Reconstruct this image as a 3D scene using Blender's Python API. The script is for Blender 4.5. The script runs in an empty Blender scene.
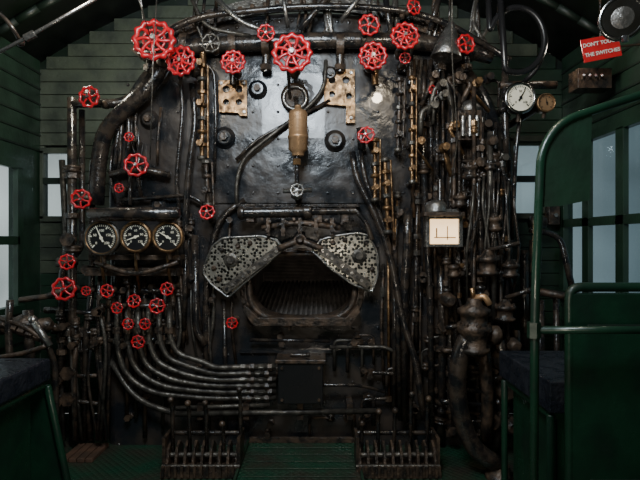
import bpy, math, random
from mathutils import Vector, Matrix
from mathutils.geometry import tessellate_polygon
random.seed(7)
# ---- measured layout: backhead plane is y=0, camera stands D metres behind it
S=.0055; D=2.75; CZ=1.1275
def at(px,py,y=0.0):
    k=(D+y)/D
    return Vector(((px-320)*S*k, y, CZ+(240-py)*S*k))
def L(p,y=0.0): return p*S*(D+y)/D

# ---------------------------------------------------------------- materials
def mat(name,col,rough=.4,metal=0,col2=None,nscale=12,bump=.0,bscale=40,rvar=.15,coat=0,emit=None,es=1,ramp=(.4,.65),spec=.5):
    m=bpy.data.materials.new(name); m.use_nodes=True
    nt=m.node_tree; b=nt.nodes['Principled BSDF']
    b.inputs['Metallic'].default_value=metal
    b.inputs['Coat Weight'].default_value=coat
    b.inputs['Specular IOR Level'].default_value=spec
    tc=nt.nodes.new('ShaderNodeTexCoord')
    n=nt.nodes.new('ShaderNodeTexNoise'); n.inputs['Scale'].default_value=nscale; n.inputs['Detail'].default_value=6
    nt.links.new(tc.outputs['Object'],n.inputs['Vector'])
    r=nt.nodes.new('ShaderNodeValToRGB')
    r.color_ramp.elements[0].position=ramp[0]; r.color_ramp.elements[1].position=ramp[1]
    c2=col2 or tuple(c*.55 for c in col)
    r.color_ramp.elements[0].color=(*col,1); r.color_ramp.elements[1].color=(*c2,1)
    nt.links.new(n.outputs['Fac'],r.inputs['Fac']); nt.links.new(r.outputs['Color'],b.inputs['Base Color'])
    mr=nt.nodes.new('ShaderNodeMapRange'); mr.inputs['From Min'].default_value=.3; mr.inputs['From Max'].default_value=.7
    mr.inputs['To Min'].default_value=max(.05,rough-rvar); mr.inputs['To Max'].default_value=min(1,rough+rvar)
    nt.links.new(n.outputs['Fac'],mr.inputs['Value']); nt.links.new(mr.outputs['Result'],b.inputs['Roughness'])
    if bump:
        n2=nt.nodes.new('ShaderNodeTexNoise'); n2.inputs['Scale'].default_value=bscale; n2.inputs['Detail'].default_value=5
        nt.links.new(tc.outputs['Object'],n2.inputs['Vector'])
        bp=nt.nodes.new('ShaderNodeBump'); bp.inputs['Strength'].default_value=bump; bp.inputs['Distance'].default_value=.01
        nt.links.new(n2.outputs['Fac'],bp.inputs['Height']); nt.links.new(bp.outputs['Normal'],b.inputs['Normal'])
    if emit:
        b.inputs['Emission Color'].default_value=(*emit,1); b.inputs['Emission Strength'].default_value=es
    return m
BLK=mat('black_boiler_paint',(.012,.014,.017),.28,0,(.042,.032,.025),7,.6,11,.13,coat=.35)
PIPE=mat('black_gloss_pipe',(.010,.010,.011),.25,0,(.044,.032,.023),18,.35,50,.12,coat=.3)
IRON=mat('grimy_cast_iron',(.022,.019,.017),.36,.3,(.095,.062,.040),22,.5,70)
GREYP=mat('dusty_grey_pipe',(.11,.10,.085),.40,.6,(.026,.023,.020),25,.4,80)
RED=mat('red_enamel',(.55,.012,.020),.30,0,(.28,.009,.013),24,.15,60,.1,coat=.35)
BRASS=mat('tarnished_brass',(.30,.18,.09),.38,.85,(.065,.038,.021),28,.4,60)
TAN=mat('polished_copper_tan',(.46,.28,.15),.35,.6,(.26,.155,.08),14,.15,50)
STEEL=mat('worn_steel',(.38,.37,.35),.33,.9,(.11,.105,.10),25,.3,70)
GREEN=mat('cab_green_paint',(.016,.040,.023),.42,0,(.008,.021,.012),6,.25,30,.12)
GREEND=mat('dark_green_paint',(.008,.017,.010),.5,0,(.004,.010,.007),5,.2,25)
GREENT=mat('seat_green_paint',(.008,.034,.018),.35,0,(.004,.018,.010),8,.15,30,coat=.2)
PLANK=mat('faded_green_boards',(.062,.075,.052),.5,0,(.026,.034,.024),7,.3,35)
FACE=mat('gauge_black_face',(.012,.012,.013),.3,0,nscale=5)
WHITE=mat('gauge_white_paint',(.8,.78,.7),.4,0,(.7,.68,.6))
CREAM=mat('ivory_dial',(.80,.76,.62),.35,0,(.68,.64,.5))
LEATH=mat('black_leather',(.010,.013,.019),.30,0,(.018,.021,.028),20,.6,60,.1)
FIRE=mat('sooty_firebrick',(.105,.090,.078),.85,0,(.035,.029,.025),10,.8,30)
WOOD=mat('floor_planks',(.10,.055,.036),.55,0,(.045,.028,.018),9,.3,30)
CHROME=mat('chrome',(.5,.5,.5),.18,1,(.3,.3,.3),10,rvar=.08)
GLOW=mat('lit_gauge_glass',(.8,.6,.4),.4,0,emit=(1,.66,.34),es=2.2,nscale=14)
SIGNR=mat('sign_red',(.62,.02,.025),.4,0,(.5,.015,.02))
def doormat():
    m=mat('perforated_door_steel',(.42,.40,.34),.33,.75,(.16,.15,.13),16,.4,90,.12)
    nt=m.node_tree; b=nt.nodes['Principled BSDF']; tc=[n for n in nt.nodes if n.type=='TEX_COORD'][0]
    old=b.inputs['Base Color'].links[0].from_socket
    v=nt.nodes.new('ShaderNodeTexVoronoi'); v.inputs['Scale'].default_value=58; v.inputs['Randomness'].default_value=.55
    nt.links.new(tc.outputs['Object'],v.inputs['Vector'])
    r=nt.nodes.new('ShaderNodeValToRGB'); r.color_ramp.elements[0].position=.36; r.color_ramp.elements[1].position=.50
    nt.links.new(v.outputs['Distance'],r.inputs['Fac'])
    mx=nt.nodes.new('ShaderNodeMix'); mx.data_type='RGBA'
    mx.inputs[6].default_value=(.014,.014,.012,1); nt.links.new(r.outputs['Color'],mx.inputs[0]); nt.links.new(old,mx.inputs[7]); nt.links.new(mx.outputs[2],b.inputs['Base Color'])
    bp=nt.nodes.new('ShaderNodeBump'); bp.inputs['Strength'].default_value=.8; bp.inputs['Distance'].default_value=.006
    nt.links.new(r.outputs['Color'],bp.inputs['Height']); nt.links.new(bp.outputs['Normal'],b.inputs['Normal'])
    return m
DOORM=doormat()
def checker():
    m=mat('green_checker_plate',(.016,.060,.034),.36,.2,(.035,.034,.024),5)
    nt=m.node_tree; b=nt.nodes['Principled BSDF']; tc=[n for n in nt.nodes if n.type=='TEX_COORD'][0]
    mp=nt.nodes.new('ShaderNodeMapping'); mp.inputs['Rotation'].default_value=(0,0,.785); mp.inputs['Scale'].default_value=(38,38,38)
    ck=nt.nodes.new('ShaderNodeTexVoronoi'); ck.inputs['Randomness'].default_value=0; ck.inputs['Scale'].default_value=1
    nt.links.new(tc.outputs['Object'],mp.inputs['Vector']); nt.links.new(mp.outputs['Vector'],ck.inputs['Vector'])
    bp=nt.nodes.new('ShaderNodeBump'); bp.inputs['Strength'].default_value=1; bp.inputs['Distance'].default_value=.006; bp.invert=True
    nt.links.new(ck.outputs['Distance'],bp.inputs['Height']); nt.links.new(bp.outputs['Normal'],b.inputs['Normal'])
    return m
CHECK=checker()
def glassmat():
    m=bpy.data.materials.new('window_glass'); m.use_nodes=True; nt=m.node_tree; nt.nodes.clear()
    o=nt.nodes.new('ShaderNodeOutputMaterial'); mx=nt.nodes.new('ShaderNodeMixShader'); t=nt.nodes.new('ShaderNodeBsdfTransparent'); g=nt.nodes.new('ShaderNodeBsdfGlossy')
    g.inputs['Roughness'].default_value=.05; t.inputs['Color'].default_value=(.8,.87,.88,1); mx.inputs[0].default_value=.08
    nt.links.new(t.outputs[0],mx.inputs[1]); nt.links.new(g.outputs[0],mx.inputs[2]); nt.links.new(mx.outputs[0],o.inputs[0]); return m
GLASS=glassmat()

# ---------------------------------------------------------------- mesh builder
def frame(a):
    a=a.normalized(); u=Vector((0,0,1)) if abs(a.z)<.9 else Vector((1,0,0))
    x=u.cross(a).normalized(); y=a.cross(x); return x,y,a
class B:
    def __init__(s,name): s.n=name; s.v=[]; s.f=[]; s.m=[]; s.sm=[]; s.ml=[]
    def mi(s,m):
        if m not in s.ml: s.ml.append(m)
        return s.ml.index(m)
    def add(s,vs,fs,m,smooth=True):
        o=len(s.v); s.v+=[Vector(v) for v in vs]; i=s.mi(m)
        for f in fs: s.f.append([a+o for a in f]); s.m.append(i); s.sm.append(smooth)
    def lathe(s,p,axis,prof,m,seg=20,cap=True):
        x,y,a=frame(Vector(axis)); vs=[];fs=[]
        for r,h in prof:
            for k in range(seg):
                t=2*math.pi*k/seg; vs.append(p+a*h+x*(r*math.cos(t))+y*(r*math.sin(t)))
        for i in range(len(prof)-1):
            for k in range(seg):
                k2=(k+1)%seg; fs.append([i*seg+k,i*seg+k2,(i+1)*seg+k2,(i+1)*seg+k])
        s.add(vs,fs,m,seg>8)
        if cap:
            n=len(prof)-1
            s.add(vs[:seg],[list(range(seg))[::-1]],m,False); s.add(vs[n*seg:],[list(range(seg))],m,False)
    def cyl(s,p0,p1,r,m,seg=14,r2=None):
        d=p1-p0
        if d.length<1e-6:return
        s.lathe(p0,d,[(r,0),(r if r2 is None else r2,d.length)],m,seg)
    def ball(s,p,r,m,sc=(1,1,1),seg=12):
        vs=[];fs=[];n=seg//2
        for i in range(n+1):
            f=math.pi*i/n
            for k in range(seg):
                t=2*math.pi*k/seg; vs.append(p+Vector((r*sc[0]*math.sin(f)*math.cos(t),r*sc[1]*math.sin(f)*math.sin(t),r*sc[2]*math.cos(f))))
        for i in range(n):
            for k in range(seg):
                k2=(k+1)%seg; fs.append([i*seg+k,(i+1)*seg+k,(i+1)*seg+k2,i*seg+k2])
        s.add(vs,fs,m)
    def torus(s,p,axis,R,r,m,seg=36,rs=10,lobes=0,amp=0,a0=0,a1=2*math.pi):
        x,y,a=frame(Vector(axis)); vs=[];fs=[]
        full=abs(a1-a0-2*math.pi)<1e-4; N=seg if full else seg+1
        for i in range(N):
            t=a0+(a1-a0)*i/seg; rad=x*math.cos(t)+y*math.sin(t)
            q=1+amp*math.cos(lobes*t); rr=r*(1+2.5*amp*math.cos(lobes*t)); c=p+rad*(R*q)
            for k in range(rs):
                f=2*math.pi*k/rs; vs.append(c+rad*(rr*math.cos(f))+a*(rr*math.sin(f)))
        for i in range(seg):
            j=(i+1)%N
            for k in range(rs):
                k2=(k+1)%rs; fs.append([i*rs+k,j*rs+k,j*rs+k2,i*rs+k2])
        s.add(vs,fs,m)
    def tube(s,pts,r,m,seg=10,fr=.08,r2=None):
        P=[Vector(p) for p in pts]; out=[P[0]]
        for i in range(1,len(P)-1):
            a,b,c=P[i-1],P[i],P[i+1]; d1=a-b; d2=c-b
            q=min(fr,d1.length*.48,d2.length*.48)
            A=b+d1.normalized()*q; C=b+d2.normalized()*q
            for k in range(7):
                t=k/6; out.append(A*(1-t)**2+b*2*t*(1-t)+C*t*t)
        out.append(P[-1]); P=[out[0]]
        for p in out[1:]:
            if (p-P[-1]).length>1e-5: P.append(p)
        n=len(P); vs=[];fs=[]; x,y,a=frame(P[1]-P[0]); prev=a
        for i in range(n):
            d=(P[min(i+1,n-1)]-P[max(i-1,0)]).normalized()
            q=prev.rotation_difference(d); x=q@x; y=q@y; prev=d
            R=r if r2 is None else r+(r2-r)*i/(n-1)
            for k in range(seg):
                t=2*math.pi*k/seg; vs.append(P[i]+x*(R*math.cos(t))+y*(R*math.sin(t)))
        for i in range(n-1):
            for k in range(seg):
                k2=(k+1)%seg; fs.append([i*seg+k,i*seg+k2,(i+1)*seg+k2,(i+1)*seg+k])
        fs.append(list(range(seg))[::-1]); fs.append([(n-1)*seg+k for k in range(seg)])
        s.add(vs,fs,m)
    def pt(s,pts,rpx,m,fr=.08,seg=10):
        pp=[at(*p) for p in pts]; s.tube(pp,L(rpx,pts[0][2]),m,seg,fr)
    def nut(s,p,d,r,h,m): s.lathe(p-d.normalized()*h/2,d,[(r,0),(r,h)],m,6)
    def box(s,c,size,m,rot=None):
        c=Vector(c); hx,hy,hz=size[0]/2,size[1]/2,size[2]/2; vs=[]
        for a in(-1,1):
            for b in(-1,1):
                for d in(-1,1):
                    v=Vector((a*hx,b*hy,d*hz))
                    if rot: v=rot@v
                    vs.append(c+v)
        s.add(vs,[[0,1,3,2],[4,6,7,5],[0,4,5,1],[2,3,7,6],[0,2,6,4],[1,5,7,3]],m,False)
    def bb(s,x0,x1,y0,y1,z0,z1,m): s.box(((x0+x1)/2,(y0+y1)/2,(z0+z1)/2),(abs(x1-x0),abs(y1-y0),abs(z1-z0)),m)
    def pbox(s,px0,py0,px1,py1,y0,y1,m):
        a=at(px0,py0,y0); b=at(px1,py1,y0); s.bb(a.x,b.x,y0,y1,b.z,a.z,m)
    def plate(s,loop,y0,y1,m,holes=()):
        loops=[loop]+list(holes); allp=[p for l in loops for p in l]
        tri=tessellate_polygon([[Vector((p[0],p[1],0)) for p in l] for l in loops])
        n=len(allp); vs=[Vector((p[0],y0,p[1])) for p in allp]+[Vector((p[0],y1,p[1])) for p in allp]
        fs=[list(t) for t in tri]+[[n+i for i in t][::-1] for t in tri]; o=0
        for l in loops:
            k=len(l)
            for i in range(k): j=(i+1)%k; fs.append([o+i,o+j,n+o+j,n+o+i])
            o+=k
        s.add(vs,fs,m,False)
    def pplate(s,pl,y0,y1,m,holes=()):
        cv=lambda l:[(at(a,b,y0).x,at(a,b,y0).z) for a,b in l]
        s.plate(cv(pl),y0,y1,m,[cv(h) for h in holes])
    def done(s,bevel=0,parent=None):
        lo=Vector([min(v[i] for v in s.v) for i in range(3)]); hi=Vector([max(v[i] for v in s.v) for i in range(3)]); c=(lo+hi)/2
        me=bpy.data.meshes.new(s.n); me.from_pydata([v-c for v in s.v],[],s.f)
        for m in s.ml: me.materials.append(m)
        me.polygons.foreach_set('material_index',s.m); me.polygons.foreach_set('use_smooth',s.sm); me.update()
        import bmesh
        bm=bmesh.new(); bm.from_mesh(me); bmesh.ops.recalc_face_normals(bm,faces=bm.faces); bm.to_mesh(me); bm.free()
        o=bpy.data.objects.new(s.n,me); o.location=c; bpy.context.collection.objects.link(o)
        if bevel:
            b=o.modifiers.new('bevel','BEVEL'); b.width=bevel; b.segments=2; b.limit_method='ANGLE'; b.angle_limit=.9
        if parent:
            o.parent=parent; o.matrix_parent_inverse=Matrix.Translation(-parent.location)
        return o
def circ(cx,cy,rx,ry=None,n=28,p=2.0):
    ry=ry or rx; out=[]
    for i in range(n):
        t=2*math.pi*i/n; c,s_=math.cos(t),math.sin(t)
        out.append((cx+rx*math.copysign(abs(c)**(2/p),c),cy+ry*math.copysign(abs(s_)**(2/p),s_)))
    return out
def text(body,loc,size,m,parent,rotz=0,ext=.0006):
    cu=bpy.data.curves.new('lettering','FONT'); cu.body=body; cu.size=size; cu.extrude=ext; cu.align_x='CENTER'; cu.align_y='CENTER'
    cu.materials.append(m); o=bpy.data.objects.new('lettering',cu); bpy.context.collection.objects.link(o)
    o.rotation_euler=(math.pi/2,0,rotz); o.location=loc; o.parent=parent; o.matrix_parent_inverse=Matrix.Translation(-parent.location)
    return o

# ---------------------------------------------------------------- room shell
XL,XR,YF,YR=-1.82,1.573,.5,-3.3
def zc(x): return 2.82-.52*abs((x+.12)/1.7)**2.2
b=B('floor'); b.bb(XL,XR,YR,YF,-.06,0,CHECK); b.done()
b=B('ceiling'); N=28; vs=[];fs=[]
for i in range(N+1):
    x=XL-.05+(XR-XL+.1)*i/N
    for y in (YR,YF+.05): vs.append((x,y,zc(x)))
    for y in (YR,YF+.05): vs.append((x,y,zc(x)+.04))
for i in range(N):
    a=i*4; c=a+4; fs+= [[a,a+1,c+1,c],[a+2,c+2,c+3,a+3],[a,c,c+2,a+2],[a+1,a+3,c+3,c+1]]
b.add(vs,fs,GREEND)
for y in (-1.7,-1.1,-.5,.05):
    for i in range(N):
        x0=XL+(XR-XL)*i/N; x1=XL+(XR-XL)*(i+1)/N
        b.tube([Vector((x0,y,zc(x0)-.02)),Vector((x1,y,zc(x1)-.02))],.022,GREEND,6)
b.done()
BX,BW,BZ0,BH,BN=-.065,1.12,1.45,.95,2.4
def bh_half(z):
    if z<=BZ0: return BW
    t=(z-BZ0)/BH
    return 0 if t>=1 else BW*(1-t**BN)**(1/BN)
def outline(sc,n=44):
    pts=[(BX-BW*sc,0.0)]
    for i in range(n+1):
        t=math.pi-math.pi*i/n; c,s_=math.cos(t),math.sin(t)
        pts.append((BX+BW*sc*math.copysign(abs(c)**(2/BN),c),BZ0+BH*sc*abs(s_)**(2/BN)))
    pts.append((BX+BW*sc,0.0)); return pts
WL=(at(44,0,YF).x,at(74,0,YF).x,at(0,219,YF).z,at(0,151,YF).z)
WR=(at(512,0,YF).x,at(542,0,YF).x,at(0,216,YF).z,at(0,139,YF).z)
b=B('wall_front'); h=.083; z=0
while z<2.85:
    z1=z+h-.004; zm=z+h/2
    xl,xr=XL,XR
    while zc(xl)<z1-.0 and xl<0: xl+=.02
    while zc(xr)<z1-.0 and xr>0: xr-=.02
    hw=min(bh_half(z),bh_half(z1))
    ivs=[(xl,BX-hw),(BX+hw,xr)] if hw>0.03 else [(xl,xr)]
    for (a,c) in ivs:
        segs=[(a,c)]
        for w in (WL,WR):
            if zm>w[2] and zm<w[3]:
                ns=[]
                for (p,q) in segs:
                    if q<w[0] or p>w[1]: ns.append((p,q))
                    else: ns+= [(p,w[0]),(w[1],q)]
                segs=ns
        for (p,q) in segs:
            if q-p>.01: b.bb(p,q,YF,YF+.03,z,z1,(PLANK if p<0 else GREEN) if zm>.9 else GREEN)
    z+=h
ol=outline(1.0)
top=[(XR+.04-(XR-XL+.08)*i/24,zc(XR+.04-(XR-XL+.08)*i/24)+.03) for i in range(25)]
rect=lambda w:[(w[0],w[2]),(w[1],w[2]),(w[1],w[3]),(w[0],w[3])]
b.plate([(XL-.04,0)]+ol+[(XR+.04,0)]+top,YF+.031,YF+.05,GREEND,[rect(WL),rect(WR)])
b.done(.004)
def side(name,x0,x1,wy0,wy1,wz0,wz1,top):
    b=B(name)
    b.bb(x0,x1,YR,YF,0,wz0,GREEN); b.bb(x0,x1,YR,YF,wz1,top,GREEN)
    b.bb(x0,x1,YR,wy0,wz0,wz1,GREEN); b.bb(x0,x1,wy1,YF,wz0,wz1,GREEN); return b
LW=(-1.0,.235,.73,1.56); RW=(-.75,.44,.80,1.71)
b=side('wall_left',XL-.04,XL,*LW,2.29)
for z in [ .1*i for i in range(1,23)]:
    if not(LW[2]-.05<z<LW[3]+.05): b.bb(XL,XL+.006,YR,YF,z,z+.012,GREEND)
b.done()
b=side('wall_right',XR,XR+.04,*RW,2.31)
for z in [ .1*i for i in range(1,23)]:
    if not(RW[2]-.05<z<RW[3]+.05): b.bb(XR-.006,XR,YR,YF,z,z+.012,GREEND)
b.done()
b=B('wall_rear'); 
b.plate([(XL,0),(XR,0)]+[(XR-(XR-XL)*i/20,zc(XR-(XR-XL)*i/20)) for i in range(21)],YR-.04,YR,GREEND); b.done()
def sidewin(name,x,w,muls,sgn):
    b=B(name); y0,y1,z0,z1=w; t=.035; xi=x+sgn*.03
    xa,xb=min(x,xi),max(x,xi)
    b.bb(xa,xb,y0-t,y1+t,z1-.01,z1+.04,GREEN); b.bb(xa-.01,xb+.01,y0-t,y1+t,z0-.04,z0+.01,GREEN)
    b.bb(xa,xb,y0-t,y0+.02,z0,z1,GREEN); b.bb(xa,xb,y1-.02,y1+t,z0,z1,GREEN)
    for m in muls: b.bb(xa,xb,m-.034,m+.034,z0,z1,GREEN)
    zm=z0+(z1-z0)*.47; b.bb(xa,xb,y0,y1,zm-.02,zm+.03,GREEN)
    xg=x-sgn*.015; b.bb(xg-.002,xg+.002,y0,y1,z0,z1,GLASS)
    b.done(.003)
sidewin('window_1',XL,LW,[-.4,.0],1)
sidewin('window_2',XR,RW,[-.4,-.17,.163],-1)
for nm,w,r in (('window_3',WL,.42),('window_4',WR,.5)):
    b=B(nm); y0,y1=YF-.02,YF+.02; t=.018
    b.bb(w[0]-t,w[1]+t,y0,y1,w[3]-t,w[3]+t,PLANK); b.bb(w[0]-t,w[1]+t,y0,y1,w[2]-t,w[2]+t,PLANK)
    b.bb(w[0]-t,w[0]+t*.3,y0,y1,w[2],w[3],PLANK); b.bb(w[1]-t*.3,w[1]+t,y0,y1,w[2],w[3],PLANK)
    zz=w[2]+(w[3]-w[2])*(1-r); b.bb(w[0],w[1],y0,y1,zz-.03,zz+.01,GREEND)
    b.bb(w[0],w[1],YF+.005,YF+.01,w[2],w[3],GLASS); b.done(.002)

# ---------------------------------------------------------------- boiler backhead
HC=(302,288)
hole=[(at(a,c,0).x,at(a,c,0).z) for a,c in circ(HC[0],HC[1],50,31,36,2.7)]
b=B('boiler_backhead')
inner=outline(.95); tri=tessellate_polygon([[Vector((p[0],p[1],0)) for p in inner],[Vector((p[0],p[1],0)) for p in hole]])
allp=inner+hole; b.add([Vector((p[0],0,p[1])) for p in allp],[list(t) for t in tri],BLK,False)
rings=[(.95,0),(.97,.008),(.985,.025),(.996,.05),(1,.09),(1,1.3)]
vs=[];fs=[];n=len(inner)
for sc,y in rings: vs+=[Vector((p[0],y,p[1])) for p in outline(sc)]
for i in range(len(rings)-1):
    for k in range(n-1): fs.append([i*n+k,i*n+k+1,(i+1)*n+k+1,(i+1)*n+k])
b.add(vs,fs,BLK)
vs=[Vector((p[0],0,p[1])) for p in hole]+[Vector((p[0],.16,p[1])) for p in hole]; k=len(hole)
b.add(vs,[[i,(i+1)%k,k+(i+1)%k,k+i] for i in range(k)],IRON)
ol=outline(.93,60)
for p in ol[::1]: b.lathe(Vector((p[0],0.002,p[1])),(0,-1,0),[(.011,0),(.010,.005),(.006,.009),(.001,.010)],BLK,8)
for py in range(85,430,27):
    for px in range(128,505,25):
        if (px-302)**2/75**2+(py-285)**2/52**2<1: continue
        b.lathe(at(px,py,.001),(0,-1,0),[(.009,0),(.008,.004),(.004,.007),(.001,.0075)],BLK,8)
for px,py,r in ((225,138,8),(335,141,8),(437,150,9),(258,90,7),(150,120,7),(437,200,11),(160,205,7),(345,318,6),(255,318,6),(330,75,6)):
    c=at(px,py,0); R=L(r)
    b.lathe(c,(0,-1,0),[(R*1.35,0),(R*1.35,.01),(R,.014),(R,.03),(R*.8,.034)],BLK,20); b.nut(c+Vector((0,-.042,0)),Vector((0,-1,0)),R*.5,.02,IRON)
b.pbox(206,197,370,203,-.012,0,BLK); b.pbox(240,350,420,353,-.02,0,BLK)
b.done()
b=B('firebox_lining'); x0,x1=at(240,0).x,at(364,0).x; z0,z1=.45,1.25
y0,y1=.17,1.1
b.bb(x0,x1,y1,y1+.03,z0,z1,FIRE); b.bb(x0-.03,x0,y0,y1,z0,z1,FIRE); b.bb(x1,x1+.03,y0,y1,z0,z1,FIRE)
b.bb(x0,x1,y0,y1,z1,z1+.03,FIRE)
b.add([(x0,y0,.66),(x1,y0,.66),(x1,y1,.80),(x0,y1,.80)],[[0,1,2,3]],FIRE)
for i in range(22):
    x=x0+.02+(x1-x0-.04)*i/21; b.tube([Vector((x,y0+.01,.67)),Vector((x,y1-.02,.81))],.009,FIRE,6)
for i in range(16):
    zz=.84+i*.026; b.tube([Vector((x0+.01,y1-.01,zz)),Vector((x1-.01,y1-.01,zz))],.008,FIRE,6)
b.done()
b=B('firehole_ring')
for (s1,y0,y1) in ((1.18,-.02,0),(1.10,-.045,-.02)):
    o=circ(HC[0],HC[1],50*s1+3,31*s1+3,40,2.7); b.pplate(o,y0,y1,IRON,[circ(HC[0],HC[1],50,31,40,2.7)])
pts=[at(a,c,-.05) for a,c in circ(HC[0],HC[1],53,34,40,2.7)]; pts.append(pts[0]); b.tube(pts,.016,IRON,8,.01)
b.pplate([(244,305),(258,318),(346,318),(358,305),(360,312),(350,326),(254,326),(243,312)],-.12,0,IRON)
for i in range(12):
    t=math.pi*2*i/12+.2; c=at(HC[0]+60*math.cos(t),HC[1]+41*math.sin(t),-.03); b.nut(c,Vector((0,-1,0)),.012,.03,IRON)
b.done(.002)
def firedoor(pl,bolts,cent,arc):
    b=B('butterfly_fire_door'); b.pplate(pl,-.10,-.075,DOORM)
    cx=sum(p[0] for p in pl)/len(pl); cy=sum(p[1] for p in pl)/len(pl)
    inn=[(cx+(p[0]-cx)*.965,cy+(p[1]-cy)*.965) for p in pl]
    pts=[at(p[0],p[1],-.102) for p in inn]; pts.append(pts[0]); b.tube(pts,.007,STEEL,6,.02)
    for q in bolts:
        c=at(q[0],q[1],-.10); b.lathe(c,(0,-1,0),[(L(q[2]),0),(L(q[2]),.008),(L(q[2])*.55,.012),(L(q[2])*.5,.02)],IRON if q[2]<5 else GREYP,16)
    v=at(arc[0],arc[1],-.112)-at(cent[0],cent[1],-.112); mid=(at(arc[0],arc[1],-.112)+at(cent[0],cent[1],-.112))/2
    ang=math.atan2(v.z,v.x); b.box(mid,(v.length,.02,L(8)),GREYP,Matrix.Rotation(-ang,3,'Y'))
    for k in range(10):
        t=(k+.5)/10; c=at(cent[0]+(arc[0]-cent[0])*t,cent[1]+(arc[1]-cent[1])*t,-.125); b.nut(c,Vector((0,-1,0)),.009,.012,STEEL if k%2 else FACE)
    b.cyl(at(arc[0],arc[1],-.13),at(arc[0],arc[1],-.0),.014,IRON)
    return b.done(.002)
firedoor([(204,264),(211,246),(222,237),(262,235),(277,239),(285,249),(266,266),(243,285),(228,299),(210,285),(202,274)],[(231,260,7),(222,250,2.5),(214,268,2.5),(219,279,2.5),(250,243,2.5),(238,246,2.5)],(224,291),(279,249))
firedoor([(311,251),(320,239),(335,235),(358,232),(370,235),(379,255),(379,276),(373,293),(352,285),(330,269)],[(359,256,7),(366,243,2.5),(372,269,2.5),(345,240,2.5),(333,243,2.5),(366,280,2.5)],(369,286),(320,249))
b=B('fire_door_air_cylinder')
c0=at(238,213,-.12); c1=at(356,211,-.12)
d=c1-c0; b.lathe(c0,d,[(.028,0),(.036,.01),(.036,.03),(.028,.035),(.028,d.length*.55),(.036,d.length*.56),(.036,d.length*.62),(.018,d.length*.63),(.018,d.length)],PIPE,20)
for px in (250,318,345): b.pbox(px-4,208,px+4,222,-.12,0,IRON)
b.pt([(262,228,-.1),(300,222,-.13),(340,228,-.1)],3,IRON)
for px in (268,283,300,316,332): b.pbox(px-2,218,px+2,236,-.14,-.11,IRON); b.nut(at(px,230,-.145),Vector((0,-1,0)),.014,.02,IRON)
b.cyl(at(300,240,-.14),at(300,240,0),.032,IRON,20); b.lathe(at(300,240,-.14),(0,-1,0),[(.025,0),(.02,.015),(.012,.03)],IRON)
b.pt([(300,240,-.13),(278,249,-.125)],3.4,IRON); b.pt([(300,240,-.13),(322,249,-.125)],3.4,IRON)
b.pt([(356,211,-.12),(366,222,-.12),(372,240,-.12)],2.5,PIPE)
b.pbox(236,204,360,207,-.08,0,PIPE)
for px in range(262,345,8): b.nut(at(px,222+3*math.sin(px),-.15),Vector((0,-1,0)),.008,.02,IRON)
b.done(.002)

# ---------------------------------------------------------------- handwheels
def handwheel(px,py,r,y=-.2,back=-.005,tx=0,tz=0,m=RED,sp=5,st=1):
    b=B('valve_handwheel'); c=at(px,py,y); R=L(r,y)*(.96 if r>12 else 1); a=Vector((tx,-1,tz)).normalized()
    lob=12 if r>12 else (9 if r>8 else 8)
    b.torus(c,a,R*.86,R*.135,m,seg=lob*8,rs=10,lobes=lob,amp=.05)
    if r>12: b.torus(c,a,R*.50,R*.06,m,seg=30,rs=8)
    x,yv,_=frame(a); ph=random.random()*2
    ns=sp if r<=12 else 8
    for i in range(ns):
        t=ph+2*math.pi*i/ns; d=x*math.cos(t)+yv*math.sin(t); e=x*math.cos(t+.18)+yv*math.sin(t+.18)
        b.tube([c+a*R*.08+d*R*.12,c+a*R*.05+d*R*.5,c+e*R*.84],R*.085,m,8,.02)
    b.lathe(c-a*R*.15,a,[(R*.24,0),(R*.26,R*.15),(R*.20,R*.33)],m,16)
    b.nut(c+a*R*.28,a,R*.13,R*.2,STEEL)
    ln=back-c.y
    e=c+Vector((-tx*ln,ln,-tz*ln)); dd=(e-c); n=dd.normalized(); Lh=dd.length
    q=max(.007,min(.02,R*.13)) if st else .006
    b.cyl(c,e,q*.8,STEEL if st else IRON,10)
    b.lathe(e-n*Lh*.62,n,[(q*1.3,0),(q*2.1,Lh*.05),(q*2.1,Lh*.18),(q*1.5,Lh*.2),(q*1.6,Lh*.36),(q*2.8,Lh*.4),(q*2.8,Lh*.50),(q*1.9,Lh*.52),(q*2.1,Lh*.62)],IRON,12)
    return b.done()
HW=[(154,40,22,-.34,-.08,.1,.1),(181,61,16,-.28,-.08,-.15,0),(233,62,13,-.25,-.08,0,.1),(266,33,9,-.22,-.08,0,0),(292,53,21,-.34,-.08,0,.05),
(369,25,11,-.22,-.08,.1,0),(373,56,15,-.28,-.08,0,0),(405,36,15,-.3,-.08,0,.1),(414,7,8,-.2,-.08,.4,0),(466,44,10,-.24,-.08,.3,0),
(89,97,11,-.22,-.04,-.1,0),(136,165,12,-.2,0,.15,.1),(81,199,10,-.2,-.04,.2,0),(207,212,8,-.16,0,0,.3),(67,262,8,-.2,-.05,.2,0),(64,289,12,-.24,-.05,.1,.1),
(107,291,7,-.2,0,0,0),(167,289,7,-.22,0,0,0),(157,306,8,-.2,0,.3,0),(117,308,6,-.2,0,0,0),(134,301,7,-.14,0,0,.2),(145,324,6,-.2,0,0,0),(128,324,6,-.2,0,0,0),(138,342,7,-.22,0,0,0),
(366,135,9,-.18,0,-.3,.2),(119,188,5,-.15,0,0,0),(129,137,5,-.15,0,0,0),(405,58,6,-.2,0,0,0),(232,323,6,-.15,0,0,0),(433,90,5,-.15,0,.3,0),(86,291,5,-.15,-.0,0,0)]
for w in HW: handwheel(*w)
handwheel(211,43,10,-.22,-.08,0,0,GREYP,6)
handwheel(297,190,7,-.2,0,0,.2,STEEL,5)

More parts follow.
